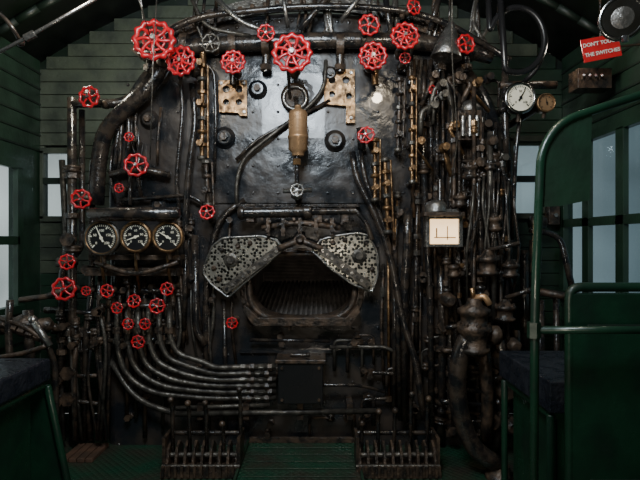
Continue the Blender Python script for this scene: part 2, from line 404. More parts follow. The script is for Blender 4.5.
b=B('steam_turret_manifold')
b.pt([(140,52,-.06),(200,46,-.06),(320,40,-.06),(430,42,-.06),(492,56,-.06)],8,PIPE,.2,16)
for px in (150,185,233,266,292,340,369,405,440,466):
    c=at(px,45,-.06); b.lathe(c-Vector((.02,0,0)),(1,0,0),[(.06,0),(.06,.012),(.06,.03),(.06,.04)],IRON,18)
    b.cyl(at(px,50,-.06),at(px,72,-.05),.022,PIPE); b.nut(at(px,68,-.05),Vector((0,0,1)),.034,.03,IRON)
for px in (170,250,320,388,450): b.cyl(at(px,44,-.06),at(px,44,.05),.03,IRON)
for px,m in ((203,BRASS),(233,PIPE),(375,BRASS),(410,PIPE)): b.cyl(at(px,50,-.06),at(px,85,-.06),.018,m)
b.done()
b=B('roof_arch_angle_iron')
for i in range(30):
    t0=math.radians(48+84*i/30); t1=math.radians(48+84*(i+1)/30)
    def q(t,r,y): return Vector((BX+1.45*r*math.cos(t),y,1.30+1.17*r*math.sin(t)))
    a_,b_,c_,d_=q(t0,1,-.02),q(t1,1,-.02),q(t1,.93,-.02),q(t0,.93,-.02)
    off=Vector((0,.03,0)); b.add([a_,b_,c_,d_,a_+off,b_+off,c_+off,d_+off],[[0,1,2,3],[4,7,6,5],[0,4,5,1],[3,2,6,7]],GREYP if 8<i<22 else IRON,False)
    b.lathe((a_+c_)/2,(0,-1,0),[(.014,0),(.012,.008),(.003,.012)],IRON,8)
b.pt([(213,-5,-.15),(240,22,-.15),(262,30,-.15)],2.5,STEEL); b.pt([(283,-5,-.2),(288,28,-.15)],2,STEEL); b.pt([(340,22,-.15),(362,-6,-.2)],2.5,STEEL)
b.pt([(190,-5,-.1),(205,28,-.1),(250,36,-.1)],2,GREYP); b.pt([(300,30,-.1),(318,8,-.1),(330,-5,-.1)],3,PIPE)
b.pt([(150,60,-.1),(165,32,-.1),(200,16,-.12),(320,4,-.12),(430,12,-.12),(510,60,-.1)],3,PIPE,.4); b.pt([(385,-5,-.1),(392,40,-.08)],3,PIPE)
b.pt([(440,-5,-.1),(430,30,-.08)],3,PIPE); b.pt([(140,-5,-.2),(145,30,-.1)],1,STEEL)
for i in range(26):
    x=random.uniform(180,490); b.pt([(x,-8,-.05),(x+random.uniform(-8,8),random.uniform(10,35),-.05),(x+random.uniform(-14,14),44,-.06)],random.uniform(.8,2.6),random.choice([PIPE,IRON,GREYP,STEEL]))
b.done()
b=B('overhead_grab_rail'); b.pt([(-20,62,-.9),(30,36,-.9),(104,-6,-.9)],1.8,STEEL); b.nut(at(30,36,-.9),Vector((1,0,.5)),.014,.04,STEEL)
b.pt([(104,-6,-.9),(112,-40,-.9)],2,STEEL); b.pt([(-20,62,-.9),(-60,70,-.9)],2,STEEL); b.done()
b=B('overhead_lever'); b.pt([(-60,0,-1.0),(0,12,-.9),(14,30,-.9),(20,42,-.85)],2.4,PIPE); b.ball(at(20,42,-.85),.018,PIPE); b.done()

# ---------------------------------------------------------------- pressure gauges
def gauge(px,py,r,y,bez,face,ink,start=225,needle=120,back=-.02,name='pressure_gauge',nums=('0','50','100','150','200'),inner=True):
    b=B(name); c=at(px,py,y); R=L(r,y); a=Vector((0,-1,0))
    b.lathe(c+Vector((0,.06,0)),a,[(R*.8,0),(R*.95,.01),(R*.95,.045),(R*1.05,.05),(R*1.08,.062),(R*1.0,.072),(R*.88,.070),(R*.86,.060)],bez,32)
    b.cyl(c+Vector((0,.0,0)),c+Vector((0,-.004,0)),R*.87,face,32)
    f=c+Vector((0,-.0055,0))
    if inner: b.torus(c+Vector((0,-.008,0)),a,R*.93,R*.05,BRASS,32,8)
    for i in range(31):
        t=math.radians(start-270*i/30); d=Vector((math.cos(t),0,math.sin(t))); big=i%6==0
        r0=R*(.58 if big else .68); r1=R*.80; w=R*(.036 if big else .018); n=Vector((-d.z,0,d.x))
        b.add([f+d*r0-n*w,f+d*r1-n*w,f+d*r1+n*w,f+d*r0+n*w],[[0,1,2,3]],ink,False)
    t=math.radians(needle); d=Vector((math.cos(t),0,math.sin(t))); n=Vector((-d.z,0,d.x)); g=f+Vector((0,-.004,0))
    b.add([g-d*R*.25-n*R*.06,g+d*R*.62-n*R*.02,g+d*R*.62+n*R*.02,g-d*R*.25+n*R*.06],[[0,1,2,3]],ink,False)
    b.lathe(g,a,[(R*.10,0),(R*.10,.003)],ink,12)
    b.cyl(c+Vector((0,.05,0)),Vector((c.x,back,c.z)),.02,IRON); b.cyl(c+Vector((0,.02,-R)),c+Vector((0,.03,-R*1.5)),.01,IRON)
    o=b.done()
    for i,s_ in enumerate(nums):
        t=math.radians(start-270*i/(len(nums)-1)); text(s_,f+Vector((math.cos(t)*R*.43,-.001,math.sin(t)*R*.43)),R*.21,ink,o)
    return o
gauge(102,238,17,-.26,GREYP,FACE,CREAM,needle=115)
gauge(136,237,15,-.26,BRASS,FACE,CREAM,needle=200,nums=('0','30','60','90','120'))
gauge(168,237,15,-.26,BRASS,FACE,CREAM,needle=150,nums=('0','40','80','120'))
b=B('gauge_lamp_housing')
c0=at(90,214,-.30); c1=at(178,213,-.30); d=c1-c0
b.lathe(c0,d,[(.02,-.008),(.030,0),(.030,d.length),(.02,d.length+.008)],PIPE,20)
b.pbox(96,215,174,221,-.25,-.2,IRON); b.cyl(at(110,214,-.29),at(112,214,0),.014,IRON); b.cyl(at(165,214,-.29),at(165,214,0),.014,IRON)
b.pbox(88,255,180,260,-.2,-.1,IRON); b.pt([(95,262,-.2),(135,276,-.22),(178,262,-.2)],2.5,IRON); b.pbox(84,268,176,276,-.16,-.0,IRON)
for px in (102,136,168): b.pt([(px,252,-.21),(px,268,-.2),(px+4,290,-.1)],1.6,BRASS)
b.done(.002)

# ---------------------------------------------------------------- piping
def fittings(b,px,py0,py1,y,r,m,n=3):
    for i in range(n):
        py=random.uniform(py0,py1); c=at(px,py,y)
        k=random.random()
        if k<.5: b.nut(c,Vector((0,0,1)),L(r*1.7,y),L(5,y),m)
        elif k<.8:
            b.lathe(c-Vector((0,0,.02)),(0,0,1),[(L(r)*1.2,0),(L(r)*1.9,.008),(L(r)*1.9,.014),(L(r)*1.3,.02),(L(r)*1.9,.026),(L(r)*1.9,.032),(L(r)*1.2,.04)],m,14)
        else:
            b.cyl(c,c+Vector((0,-.05,0)),L(r)*1.1,m); b.nut(c+Vector((0,-.05,0)),Vector((0,-1,0)),L(r)*1.6,.015,m)
b=B('fireman_side_piping')
b.pt([(72,98,-.05),(72,300,-.05),(74,440,-.03)],4.5,PIPE); fittings(b,72,110,400,-.05,4.5,IRON,8)
b.pt([(72,104,-.05),(95,103,-.05),(118,104,-.03),(135,96,.0)],4.5,PIPE); b.pt([(82,110,-.02),(82,250,-.02),(62,265,-.06),(60,440,-.06)],3,PIPE); fittings(b,62,280,430,-.06,3,IRON,6)
b.pt([(165,62,-.08),(150,86,-.10),(122,112,-.08),(104,132,-.05),(98,165,-.02),(96,205,-.02)],8,PIPE,.25,16)
b.pt([(92,180,-.02),(92,290,-.02),(86,330,-.05),(84,440,-.02)],3,PIPE); fittings(b,90,260,320,-.04,3,IRON,3)
b.pt([(62,160,.3),(66,240,.3),(60,300,.25)],3,GREYP)
b.pt([(45,310,.0),(62,310,0),(64,350,0),(50,440,-.02)],3.5,PIPE)
b.pt([(20,300,-.1),(50,296,-.1),(64,289,-.1)],3,IRON); b.pt([(58,289,-.07),(70,289,-.07)],6,IRON); b.pt([(58,262,-.06),(76,262,-.06)],5,IRON)
b.pt([(89,92,-.05),(89,103,-.05)],7,IRON); b.pt([(75,199,-.05),(90,199,-.05)],5,IRON)
for i in range(12):
    x=random.uniform(56,104); y=random.uniform(-.1,.0); p0=random.uniform(290,340); b.pt([(x,p0,y),(x+random.uniform(-8,8),p0+40,y),(x+random.uniform(-8,8),440,y)],random.uniform(1.5,3.4),random.choice([PIPE,PIPE,GREYP,IRON])); fittings(b,x,p0,p0+10,y,2.4,IRON,2)
for i in range(5):
    p=310+i*22; b.pt([(52,p,-.02),(100,p+random.uniform(-6,6),-.06)],2.2,random.choice([PIPE,IRON]))
b.done()
b=B('backhead_conduits')
b.pt([(237,210,-.03),(236,182,-.04),(243,158,-.04),(268,138,-.04),(312,104,-.04),(324,88,-.05),(326,60,-.06)],2.0,GREYP,.12)
b.pt([(236,160,-.03),(256,140,-.03),(330,100,-.03)],1.6,PIPE)
b.pt([(192,84,-.05),(196,120,-.06),(189,165,-.06),(185,230,-.05),(195,240,-.04)],3.2,PIPE,.15)
b.pt([(180,74,-.06),(183,110,-.05),(176,180,-.05),(180,215,-.04)],2,PIPE,.15)
b.pt([(352,152,-.05),(356,178,-.06),(376,215,-.08),(392,262,-.1),(402,320,-.12),(416,360,-.15),(424,420,-.2)],3.2,PIPE,.2)
b.pt([(360,150,-.05),(366,185,-.06),(385,225,-.08),(397,290,-.1),(400,420,-.1)],2.4,PIPE,.2)
b.pt([(360,128,-.05),(362,150,-.05)],4,PIPE)
b.pt([(408,208,-.08),(407,255,-.08),(404,290,-.08),(404,420,-.06)],4.5,PIPE,.1); b.pt([(395,250,-.05),(394,410,-.05)],2.5,PIPE)
b.pt([(388,235,-.05),(389,400,-.04)],1.6,BRASS)
b.pt([(330,347,-.05),(385,347,-.05),(395,352,-.05)],2,GREYP); b.pt([(250,340,-.05),(330,341,-.05)],1.8,PIPE)
b.pt([(200,60,-.06),(214,70,-.05),(216,110,-.04),(214,180,-.03)],1.8,PIPE)
b.pt([(245,200,-.02),(222,215,-.03),(212,240,-.04),(205,300,-.04),(208,430,-.04)],3,PIPE,.15)
b.pt([(195,235,-.05),(196,330,-.05),(205,345,-.05)],3.5,PIPE); b.pt([(186,240,-.04),(184,330,-.04)],2.5,PIPE); b.pt([(224,300,-.04),(226,430,-.04)],2,PIPE)
b.pt([(120,200,-.05),(190,195,-.05),(205,205,-.05)],2,PIPE); b.pt([(110,175,-.05),(136,168,-.06),(170,175,-.05)],3.5,PIPE)
b.pt([(130,172,-.06),(130,205,-.1)],2,PIPE); b.pt([(128,100,-.05),(129,137,-.05),(127,160,-.05)],2.5,PIPE)
for i in range(9):
    px=100+i*9; y=-.04-random.random()*.06; r=random.uniform(1.5,3)
    b.pt([(px,275,y),(px+random.uniform(-4,4),320,y),(px,345,y),(px,random.uniform(370,440),-.03)],r,random.choice([PIPE,PIPE,IRON])); fittings(b,px,280,345,y,r,IRON,3)
for py in (292,307,325,341): b.pt([(98,py,-.07),(175,py-2,-.07)],2.6,PIPE)
for i in range(14):
    x=random.uniform(178,235); p0=random.uniform(210,320); b.pt([(x,p0,-.03),(x+random.uniform(-5,5),p0+40,-.04),(x+random.uniform(-9,9),p0+80,-.03)],random.uniform(1,2),random.choice([PIPE,IRON,GREYP])); fittings(b,x,p0,p0+15,-.03,2,IRON,1)
for i in range(16):
    x=random.uniform(325,440); p0=random.uniform(330,425); x1=x+random.uniform(-30,40); b.pt([(x,p0,-.01),(x,p0,-.05),(x1,p0+random.uniform(-3,3),-.05),(x1,min(435,p0+30),-.04)],random.uniform(1,2.2),random.choice([PIPE,IRON,GREYP]),.03); fittings(b,x,p0-1,p0+1,-.04,2.2,IRON,1)
for i in range(10):
    x=random.uniform(378,440); p0=random.uniform(180,300); b.pt([(x,p0,-.03),(x+random.uniform(-4,4),p0+60,-.05),(x+random.uniform(-4,4),p0+120,-.03)],random.uniform(1,2.2),random.choice([PIPE,IRON,BRASS])); fittings(b,x,p0,p0+40,-.04,2.2,random.choice([IRON,GREYP]),2)
for i in range(9):
    x=random.uniform(112,175); p0=random.uniform(90,150); b.pt([(x,p0,-.03),(x+random.uniform(-8,8),p0+30,-.05),(x+random.uniform(-8,8),p0+55,-.03)],random.uniform(1,2.4),random.choice([PIPE,IRON]))
for i in range(40):
    x=random.uniform(115,500); p0=random.choice([random.uniform(325,435),random.uniform(180,435)])
    if 200<x<385 and p0<335: continue
    b.lathe(at(x,p0,0),(0,-1,0),[(.02,0),(.02,.01),(.012,.014),(.012,.04),(.018,.042),(.018,.055)],IRON,6)
b.done()
b=B('hanging_cord'); b.pt([(157,-6,-.5),(153,60,-.48),(150,160,-.45)],.6,GREYP); b.pt([(452,-6,-.5),(452,60,-.4),(458,140,-.3),(448,200,-.2)],.7,GREYP); b.pt([(137,-6,-.5),(150,35,-.36)],.6,GREYP); b.done()

b=B('lubricator_feed_pipes')
for i in range(6):
    x0=117+10.5*i; py=397-6.2*i; y=-.10-.012*i
    b.pt([(x0,300,-.02),(x0,318,y),(x0,338+2*(5-i),y),(x0+8,py-22+i*2,y),(x0+34,py-4,y),(215,py+2,y),(276,py,y)],2.7,GREYP,.13)
    for k in range(4):
        c=at(240+k*9+(i%2)*3,py+1,y); b.nut(c,Vector((1,0,0)),L(3.6 if k%2 else 3.0),.022,IRON if k%2 else GREYP)
    b.nut(at(x0,330,y),Vector((0,0,1)),L(4),.03,IRON); b.nut(at(x0,342,y),Vector((0,0,1)),L(3.6),.015,GREYP)
b.pt([(176,414,-.12),(376,411,-.12)],2.8,GREYP); b.pt([(176,408,-.1),(270,405,-.1)],2.2,GREYP)
for px in (200,246,300,350): b.pbox(px-3,404,px+3,420,-.12,0,IRON)
b.pt([(110,360,-.05),(135,400,-.08),(176,414,-.12)],2.8,GREYP,.2)
b.done()
b=B('lubricator_box'); b.pbox(278,363,323,404,-.17,0,FACE); b.pbox(275,360,326,364,-.18,0,IRON); b.pt([(290,355,-.12),(310,355,-.12)],2,PIPE)
b.pt([(323,385,-.1),(360,385,-.08),(385,392,-.05)],1.6,PIPE)
for q in ((282,368),(319,368),(282,400),(319,400)): b.nut(at(q[0],q[1],-.175),Vector((0,-1,0)),.008,.012,IRON)
b.done(.004)

b=B('copper_lubricator_cylinder')
c=at(298,152,-.16); h=L(42,-.16); R=L(9.5,-.16)
b.lathe(c,(0,0,1),[(R*.6,-.02),(R*.7,0),(R,.012),(R,h*.3),(R*1.08,h*.32),(R*1.08,h*.38),(R,h*.4),(R,h*.9),(R*.85,h*.98),(R*.4,h*1.02),(R*.35,h*1.1)],TAN,24)
b.lathe(at(295,98,-.02),(0,-1,0),[(L(14),0),(L(14),.02),(L(11),.03),(L(10),.028)],IRON,28); b.torus(at(295,98,-.055),(0,-1,0),L(11),.010,STEEL)
b.cyl(at(296,98,-.04),at(297,110,-.16),.012,PIPE); b.cyl(at(297,152,-.16),at(297,196,-.16),.012,PIPE)
b.nut(at(297,162,-.16),Vector((0,0,1)),.022,.03,BRASS); b.lathe(at(297,196,-.16)-Vector((0,0,.02)),(0,0,1),[(.01,0),(.03,.01),(.03,.03),(.015,.05)],STEEL)
b.pt([(283,191,-.16),(312,190,-.16)],2.5,STEEL); b.pt([(298,130,-.16),(298,131,0)],3,IRON); b.pt([(288,70,-.3),(290,98,-.05)],1.8,PIPE)
b.cyl(at(297,190,-.16),at(297,190,0),.012,IRON)
b.done()
b=B('bronze_bracket_plate'); b.pplate([(218,80),(247,80),(247,116),(240,116),(238,113),(219,112)],-.03,0,BRASS,[circ(226,89,3.5,n=12),circ(239,89,3.5,n=12),circ(226,102,3,n=10),circ(239,102,3,n=10)])
for q in ((221,83),(244,83),(244,112)): b.nut(at(*q,-.034),Vector((0,-1,0)),.009,.012,STEEL)
b.done(.0015)
b=B('bronze_bracket_plate'); b.pplate([(324,69),(355,69),(355,123),(346,123),(346,106),(324,104)],-.03,0,BRASS,[circ(332,80,3.5,n=12),circ(346,80,3.5,n=12),circ(332,94,3,n=10),circ(349,96,3,n=10)])
for q in ((327,73),(351,73),(351,118)): b.nut(at(*q,-.034),Vector((0,-1,0)),.009,.012,STEEL)
b.done(.0015)
def column(px,py0,py1,y,m,r,lean=0):
    b=B('water_level_glass'); a=at(px,py1,y); e=at(px+lean,py0,y); b.cyl(a,e,L(r*.55,y),m)
    n=max(3,int((py1-py0)/12)); d=(e-a).normalized()
    for i in range(n+1):
        c=a+(e-a)*i/n
        b.lathe(c-d*.012,d,[(L(r*.7),0),(L(r*1.15),.004),(L(r*1.15),.02),(L(r*.7),.024)],m if i%3 else GREYP,8 if i%2 else 14)
        if i%3==1:
            b.cyl(c,c+Vector((0,-.06,0)),L(r*.5),m); b.nut(c+Vector((0,-.06,0)),Vector((0,-1,0)),L(r*.8),.014,m)
        if i%3==0: b.cyl(c,Vector((c.x,0,c.z)),L(r*.6),IRON)
    b.cyl(a+Vector((L(r*1.4),0,0)),e+Vector((L(r*1.4),0,0)),L(r*.3),m)
    return b.done()
column(202,66,158,-.12,BRASS,4.0,0); column(208,162,205,-.12,IRON,4,-2); column(375,140,200,-.12,BRASS,3.6,0); column(388,160,232,-.13,BRASS,3.8,-3)
column(412,78,182,-.14,BRASS,3.0,0); column(398,80,150,-.1,IRON,3.4,2)

b=B('illuminated_water_gauge')
b.pplate([(426,215),(432,209),(456,209),(463,215),(463,247),(426,247)],-.26,-.2,STEEL,[[(430,219),(459,219),(459,244),(430,244)]])
b.pbox(430,219,459,244,-.245,-.23,GLOW); b.pbox(424,212,465,216,-.31,-.2,IRON)
b.lathe(at(436,212,-.23),(0,0,1),[(L(10),0),(L(10),.03),(L(8),.05),(L(4),.06)],STEEL,20)
b.pbox(436,228,437.4,238,-.249,-.245,TAN); b.pbox(447,226,448,240,-.249,-.245,TAN); b.pbox(434,237,456,238,-.248,-.245,TAN)
b.cyl(at(444,232,-.2),at(444,232,0),.03,IRON); b.cyl(at(440,205,-.23),at(440,180,-.2),.01,PIPE); b.pt([(440,182,-.2),(436,175,-.05),(436,160,0)],1.5,PIPE)
b.done(.002)

b=B('engineer_side_piping')
for i in range(26):
    px=448+i*2.35+random.uniform(-2,2); y=random.uniform(-.24,-.03); r=random.uniform(1.1,3.1)
    p0=random.uniform(80,220); p1=random.uniform(260,440)
    off=random.uniform(-8,8); pm=random.uniform(p0+20,p1-20)
    if px+off>510: off=-abs(off)
    m=random.choice([PIPE,PIPE,PIPE,PIPE,IRON,GREYP])
    b.pt([(px,p0,y),(px,pm,y),(px+off,pm+12,y),(px+off,p1,y)],r,m,.06); fittings(b,px,p0,pm,y,r,random.choice([IRON,IRON,BRASS,GREYP]),3); fittings(b,px+off,pm+14,p1,y,r,IRON,3)
for i in range(26):
    py=random.uniform(150,425); x0=random.uniform(440,475); x1=random.uniform(485,512); y=random.uniform(-.24,-.06)
    b.pt([(x0,py,-.02),(x0,py,y),(x1,py+random.uniform(-5,5),y),(x1,py+20,y)],random.uniform(1.0,2.8),random.choice([PIPE,PIPE,IRON,GREYP]),.03)
for i in range(9):
    x=474+i*5; b.pt([(x,165+abs(i-4)*5,-.22),(x+random.uniform(-3,3),205,-.27),(x+random.uniform(-8,8),250,-.25),(x-6,330,-.1)],1.3,random.choice([PIPE,GREYP]),.05)
    b.ball(at(x,165+abs(i-4)*5,-.22),.013,PIPE)
b.pt([(422,110,-.05),(424,180,-.05),(430,300,-.05),(432,430,-.05)],3.4,PIPE); fittings(b,424,120,175,-.05,3.4,IRON,3)
b.pt([(440,255,-.05),(443,330,-.05),(440,440,-.05)],4.4,PIPE); fittings(b,442,300,430,-.05,4.4,IRON,4)
for i in range(6):
    px=413+i*6; b.pt([(px,60,-.05),(px+random.uniform(-4,4),100,-.07),(px,130,-.03),(px,random.uniform(180,400),-.03)],random.uniform(1.3,2.6),random.choice([PIPE,IRON]))
for i in range(14):
    x=random.uniform(418,505); p=random.uniform(66,150); y=random.uniform(-.18,-.06); m=random.choice([PIPE,IRON,BRASS,GREYP])
    b.pt([(x,p,0),(x,p,y),(x+random.uniform(-14,14),p+random.uniform(-3,3),y),(x+random.uniform(-14,14),p+28,y)],random.uniform(1.2,2.6),m,.03)
    c=at(x,p,y); b.lathe(c,(0,-1,0),[(.022,-.02),(.026,0),(.026,.015),(.014,.02),(.014,.045),(.02,.047),(.02,.058)],m,6+2*(i%3)*2)
for i in range(12):
    x=random.uniform(440,515); p=random.uniform(255,420); y=random.uniform(-.26,-.12); R=random.uniform(.018,.034)
    c=at(x,p,y); b.cyl(c,Vector((c.x,0,c.z)),R*.5,IRON); b.lathe(c-Vector((0,0,.03)),(0,0,1),[(R*.5,0),(R,.008),(R,.018),(R*.7,.024),(R*.75,.045),(R*.95,.048),(R*.95,.06),(R*.4,.068)],random.choice([IRON,PIPE,PIPE]),14)
b.done()
b=B('brake_stand')
for (px,py,r,y,sz) in ((470,170,8,-.2,.05),(494,158,7,-.2,.05),(488,262,11,-.25,.07),(510,268,9,-.22,.05),(505,310,10,-.25,.06),(460,200,7,-.2,.04),(495,222,7,-.25,.05)):
    c=at(px,py,y); R=L(r,y); b.lathe(c-Vector((0,0,sz)),(0,0,1),[(R*.5,0),(R,.01),(R,.02),(R*.75,.026),(R*.8,sz),(R*1.05,sz+.006),(R*1.05,sz+.02),(R*.6,sz*1.5),(R*.3,sz*1.9)],IRON,20)
    for k in range(6):
        t=k*1.047; b.nut(c+Vector((R*.9*math.cos(t),R*.9*math.sin(t),sz*.05+.02)),Vector((0,0,1)),.007,.02,IRON)
    b.cyl(c,Vector((c.x,0,c.z)),R*.4,IRON)
b.pt([(488,250,-.25),(520,243,-.34)],2.2,PIPE); b.pt([(505,298,-.25),(530,290,-.34)],2.2,PIPE)
b.done()
b=B('air_pump_governor')
y=-.38
b.pt([(476,325,y),(461,348,y),(456,385,y),(461,420,y),(474,450,y),(500,466,y)],9,PIPE,.25,18)
b.pt([(484,345,y+.05),(488,400,y+.08),(486,440,y+.1)],6,IRON,.2,14)
c=at(474,330,y); R=L(17,y)
b.lathe(c,(0,0,1),[(R*.5,-.12),(R*.9,-.10),(R*.9,-.085),(R*.7,-.08),(R*.85,-.02),(R*1.0,0),(R*1.0,.02),(R*.75,.03),(R*.8,.07),(R*.95,.08),(R*.95,.10),(R*.5,.12),(R*.35,.15)],IRON,24)
for k in range(8):
    t=k*.785; b.nut(c+Vector((R*.88*math.cos(t),R*.88*math.sin(t),.02)),Vector((0,0,1)),.010,.03,IRON)
b.pt([(474,300,y),(484,295,y-.02),(490,305,y-.03)],3.2,TAN,.03); b.nut(at(478,298,y),Vector((1,0,0)),.02,.03,TAN); b.pt([(472,288,y),(474,300,y)],2.5,BRASS)
b.lathe(at(490,335,y),(1,0,0),[(.03,0),(.045,.01),(.045,.04),(.03,.05)],IRON,18); b.cyl(at(474,330,y),at(474,330,0),.03,IRON)
a=at(500,466,y); b.lathe(Vector((a.x,y,0)),(0,0,1),[(.07,0),(.07,.02),(.05,.03),(.045,.06)],IRON,20)
for (px,py,r) in ((500,360,8),(505,390,9),(448,300,6),(512,345,6),(490,420,8),(510,425,7)):
    q=at(px,py,-.2); b.lathe(q,(0,-1,0),[(L(r)*1.2,-.02),(L(r)*1.2,0),(L(r),.01),(L(r),.05),(L(r)*.6,.06)],IRON,16); b.cyl(q,Vector((q.x,0,q.z)),.02,IRON)
b.pt([(500,340,-.2),(505,400,-.2),(495,445,-.2)],5,PIPE); b.pt([(516,330,-.1),(518,445,-.1)],4,PIPE); b.pt([(484,380,-.25),(520,375,-.2)],3,PIPE)
b.done()
gauge(520,98,15,-.22,CHROME,CREAM,FACE,needle=60,back=.48,name='air_brake_gauge',nums=('0','50','100'),inner=False)
gauge(546,103,9,-.22,BRASS,TAN,FACE,needle=100,back=.48,name='steam_heat_gauge',nums=(),inner=False)
b=B('gauge_mounting_pipe'); b.pt([(520,118,-.16),(516,150,-.16),(512,240,-.14)],2,PIPE); b.pt([(535,103,-.14),(500,110,-.14)],3,PIPE); b.pt([(500,85,-.12),(556,85,-.12)],4,IRON)
b.pt([(505,60,-.12),(505,120,-.12),(507,160,-.12)],3.4,PIPE); b.done()
b=B('sight_feed_lubricator')
b.pbox(458,110,482,140,-.2,-.12,IRON); 
for i in range(3): b.cyl(at(463+i*7,136,-.215),at(463+i*7,116,-.215),.012,STEEL)
b.lathe(at(470,112,-.16),(0,0,1),[(L(9),0),(L(10),.02),(L(6),.05),(L(3),.06)],STEEL,18); b.cyl(at(470,125,-.14),at(470,125,0),.02,IRON); b.pt([(447,84,-.1),(452,110,-.1),(452,150,-.1)],3,GREYP)
b.done(.002)
b=B('conical_lamp_shade'); b.lathe(at(446,58,-.2),(.15,0,1),[(L(14),0),(L(14.5),.004),(L(12),.05),(L(6),.14),(L(4),.16),(L(3),.18)],STEEL,28)
b.pt([(449,28,-.2),(450,-8,-.2)],1,PIPE); b.done()
# looped air hose hanging from the roof at upper right
b=B('looped_air_hose'); pts=[(488,-8,-.25)]
for i in range(15):
    t=math.radians(195+i*20); pts.append((517+28*math.cos(t),40-33*math.sin(t)*-1,-.25-.004*i))
pts.append((500,-8,-.33)); b.pt(pts,3.0,FACE,.2,12); b.pt([(545,40,-.27),(540,66,-.2),(522,84,-.14)],2.6,FACE); b.pt([(505,60,-.2),(498,20,-.15),(500,-6,-.12)],2,PIPE); b.done()
b=B('cab_lamp'); c=at(622,18,-.9); R=L(21,-.9); ax=Vector((-.35,-1,-.25)).normalized()
b.lathe(c,ax,[(R*.3,-.11),(R*.75,-.07),(R*.98,-.02),(R*1.06,0),(R*1.0,.012),(R*.86,.008)],CHROME,28)
b.lathe(c,ax,[(R*.84,-.0),(R*.5,.008),(R*.05,.012)],STEEL,24)
b.cyl(c-ax*.1,c-ax*.1+Vector((.0,.0,.55)),.012,PIPE); b.nut(c+Vector((0,-.02,-R*1.1)),Vector((0,0,1)),.012,.02,CHROME); b.done()
b=B('warning_sign'); a=at(582,35,-.3); q=at(620,61,-.3); cx,cz=(a.x+q.x)/2,(a.z+q.z)/2
rot=Matrix.Rotation(math.radians(-11),3,'Y'); b.box((cx,-.3,cz),(q.x-a.x,.006,a.z-q.z-.015),SIGNR,rot)
b.cyl(Vector((cx,-.294,cz)),Vector((cx,-.294,2.5)),.006,IRON); b.cyl(Vector((cx,-.294,cz)),Vector((XR,-.294,cz+.02)),.006,IRON)
o=b.done()
for k,s_ in ((.024,"DON'T TOUCH"),(-.024,"THE SWITCHES")):
    t=text(s_,Vector((cx,-.306,cz))+rot@Vector((0,0,k)),.0255,WHITE,o); t.rotation_euler=(math.pi/2,-math.radians(11),0); t.data.offset=.0006
b=B('switch_panel'); b.pbox(578,68,612,88,-.15,-.05,IRON); b.cyl(at(595,78,-.05),Vector((XR,-.05,at(595,78,-.05).z)),.015,IRON)
for px in (584,590,596,602): b.cyl(at(px,78,-.15),at(px,75,-.19),.006,STEEL)
b.done(.002)

def rack(px0,px1,n):
    b=B('floor_lever_rack'); y=-.36; x0=at(px0,0,y).x; x1=at(px1,0,y).x
    b.bb(x0,x1,y-.03,y+.16,0,.03,IRON); b.bb(x0,x1,y-.02,y+.0,.03,.05,IRON)
    for i in range(n):
        x=x0+.02+(x1-x0-.04)*i/(n-1)
        pl=[(0,0),(.14,0),(.13,.07),(.08,.11),(.03,.09)]
        vs=[(x-.006,y+p[0],.03+p[1]) for p in pl]+[(x+.006,y+p[0],.03+p[1]) for p in pl]
        b.add(vs,[[0,1,2,3,4],[9,8,7,6,5]]+[[k,(k+1)%5,5+(k+1)%5,5+k] for k in range(5)],IRON,False)
        if i%2==0:
            h=random.uniform(.18,.36); b.tube([Vector((x+.012,y+.07,.05)),Vector((x+.012,y+.06,h)),Vector((x+.012,y+.03,h+.05))],.010,PIPE); b.ball(Vector((x+.012,y+.03,h+.05)),.016,IRON)
    b.cyl(Vector((x0,y+.06,.075)),Vector((x1,y+.06,.075)),.014,GREYP); b.cyl(Vector((x0,y-.0,.045)),Vector((x1,y-.0,.045)),.010,GREYP)
    b.cyl(Vector((x0,y+.12,.16)),Vector((x1,y+.12,.16)),.012,PIPE); b.bb(x0,x0+.015,y,y+.14,.03,.18,IRON); b.bb(x1-.015,x1,y,y+.14,.03,.18,IRON)
    for i in range(int((x1-x0)/.03)): b.box((x0+.015+i*.03,y-.035,.035),(.012,.02,.05),IRON)
    b.done()
rack(162,240,9); rack(356,440,10)
b=B('raised_tread_plate'); x0,x1=at(245,0,-.2).x,at(357,0,-.2).x
b.bb(x0,x1,-.7,-.03,0,.03,CHECK); b.bb(x0-.012,x0,-.7,-.03,0,.045,GREEN); b.bb(x1,x1+.012,-.7,-.03,0,.045,GREEN); b.bb(x0,x1,-.05,-.03,.03,.06,IRON)
for i in range(8): b.bb(x0+.02,x1-.02,-.68+i*.08,-.675+i*.08,.03,.036,GREEN)
b.done(.002)
b=B('wooden_floor_boards')
for i in range(4):
    x=at(72,0,-.1).x+i*.042; b.bb(x,x+.036,-.22,-.02,0,.02,WOOD)
b.done(.003)

# ---------------------------------------------------------------- engineer seat (right, near)
b=B('engineer_seat')
xa=at(553,0,-1.0).x; xb=xa+.42
zt=at(0,287,-1.03).z
b.bb(xa+.04,xb+.14,-1.05,-1.02,.12,zt-.02,GREENT)
b.tube([Vector((xa+.04,-1.035,.1)),Vector((xa+.04,-1.035,zt)),Vector((xb+.14,-1.035,zt)),Vector((xb+.14,-1.035,.1))],.016,GREENT,12,.04)
b.bb(xa+.10,xb+.1,-1.058,-1.05,.22,.235,IRON); b.bb(xa+.10,xb+.1,-1.058,-1.05,.30,.315,GREEND); b.bb(xa+.09,xb+.1,-1.06,-1.05,zt-.14,zt-.125,GREEND)
zs=.63
b.bb(xa-.01,xb,-1.0,-.5,zs-.11,zs,LEATH)
b.bb(xa,xb,-.98,-.52,zs-.14,zs-.11,GREENT)
b.bb(xa+.03,xb-.05,-.95,-.56,.0,zs-.14,GREENT)
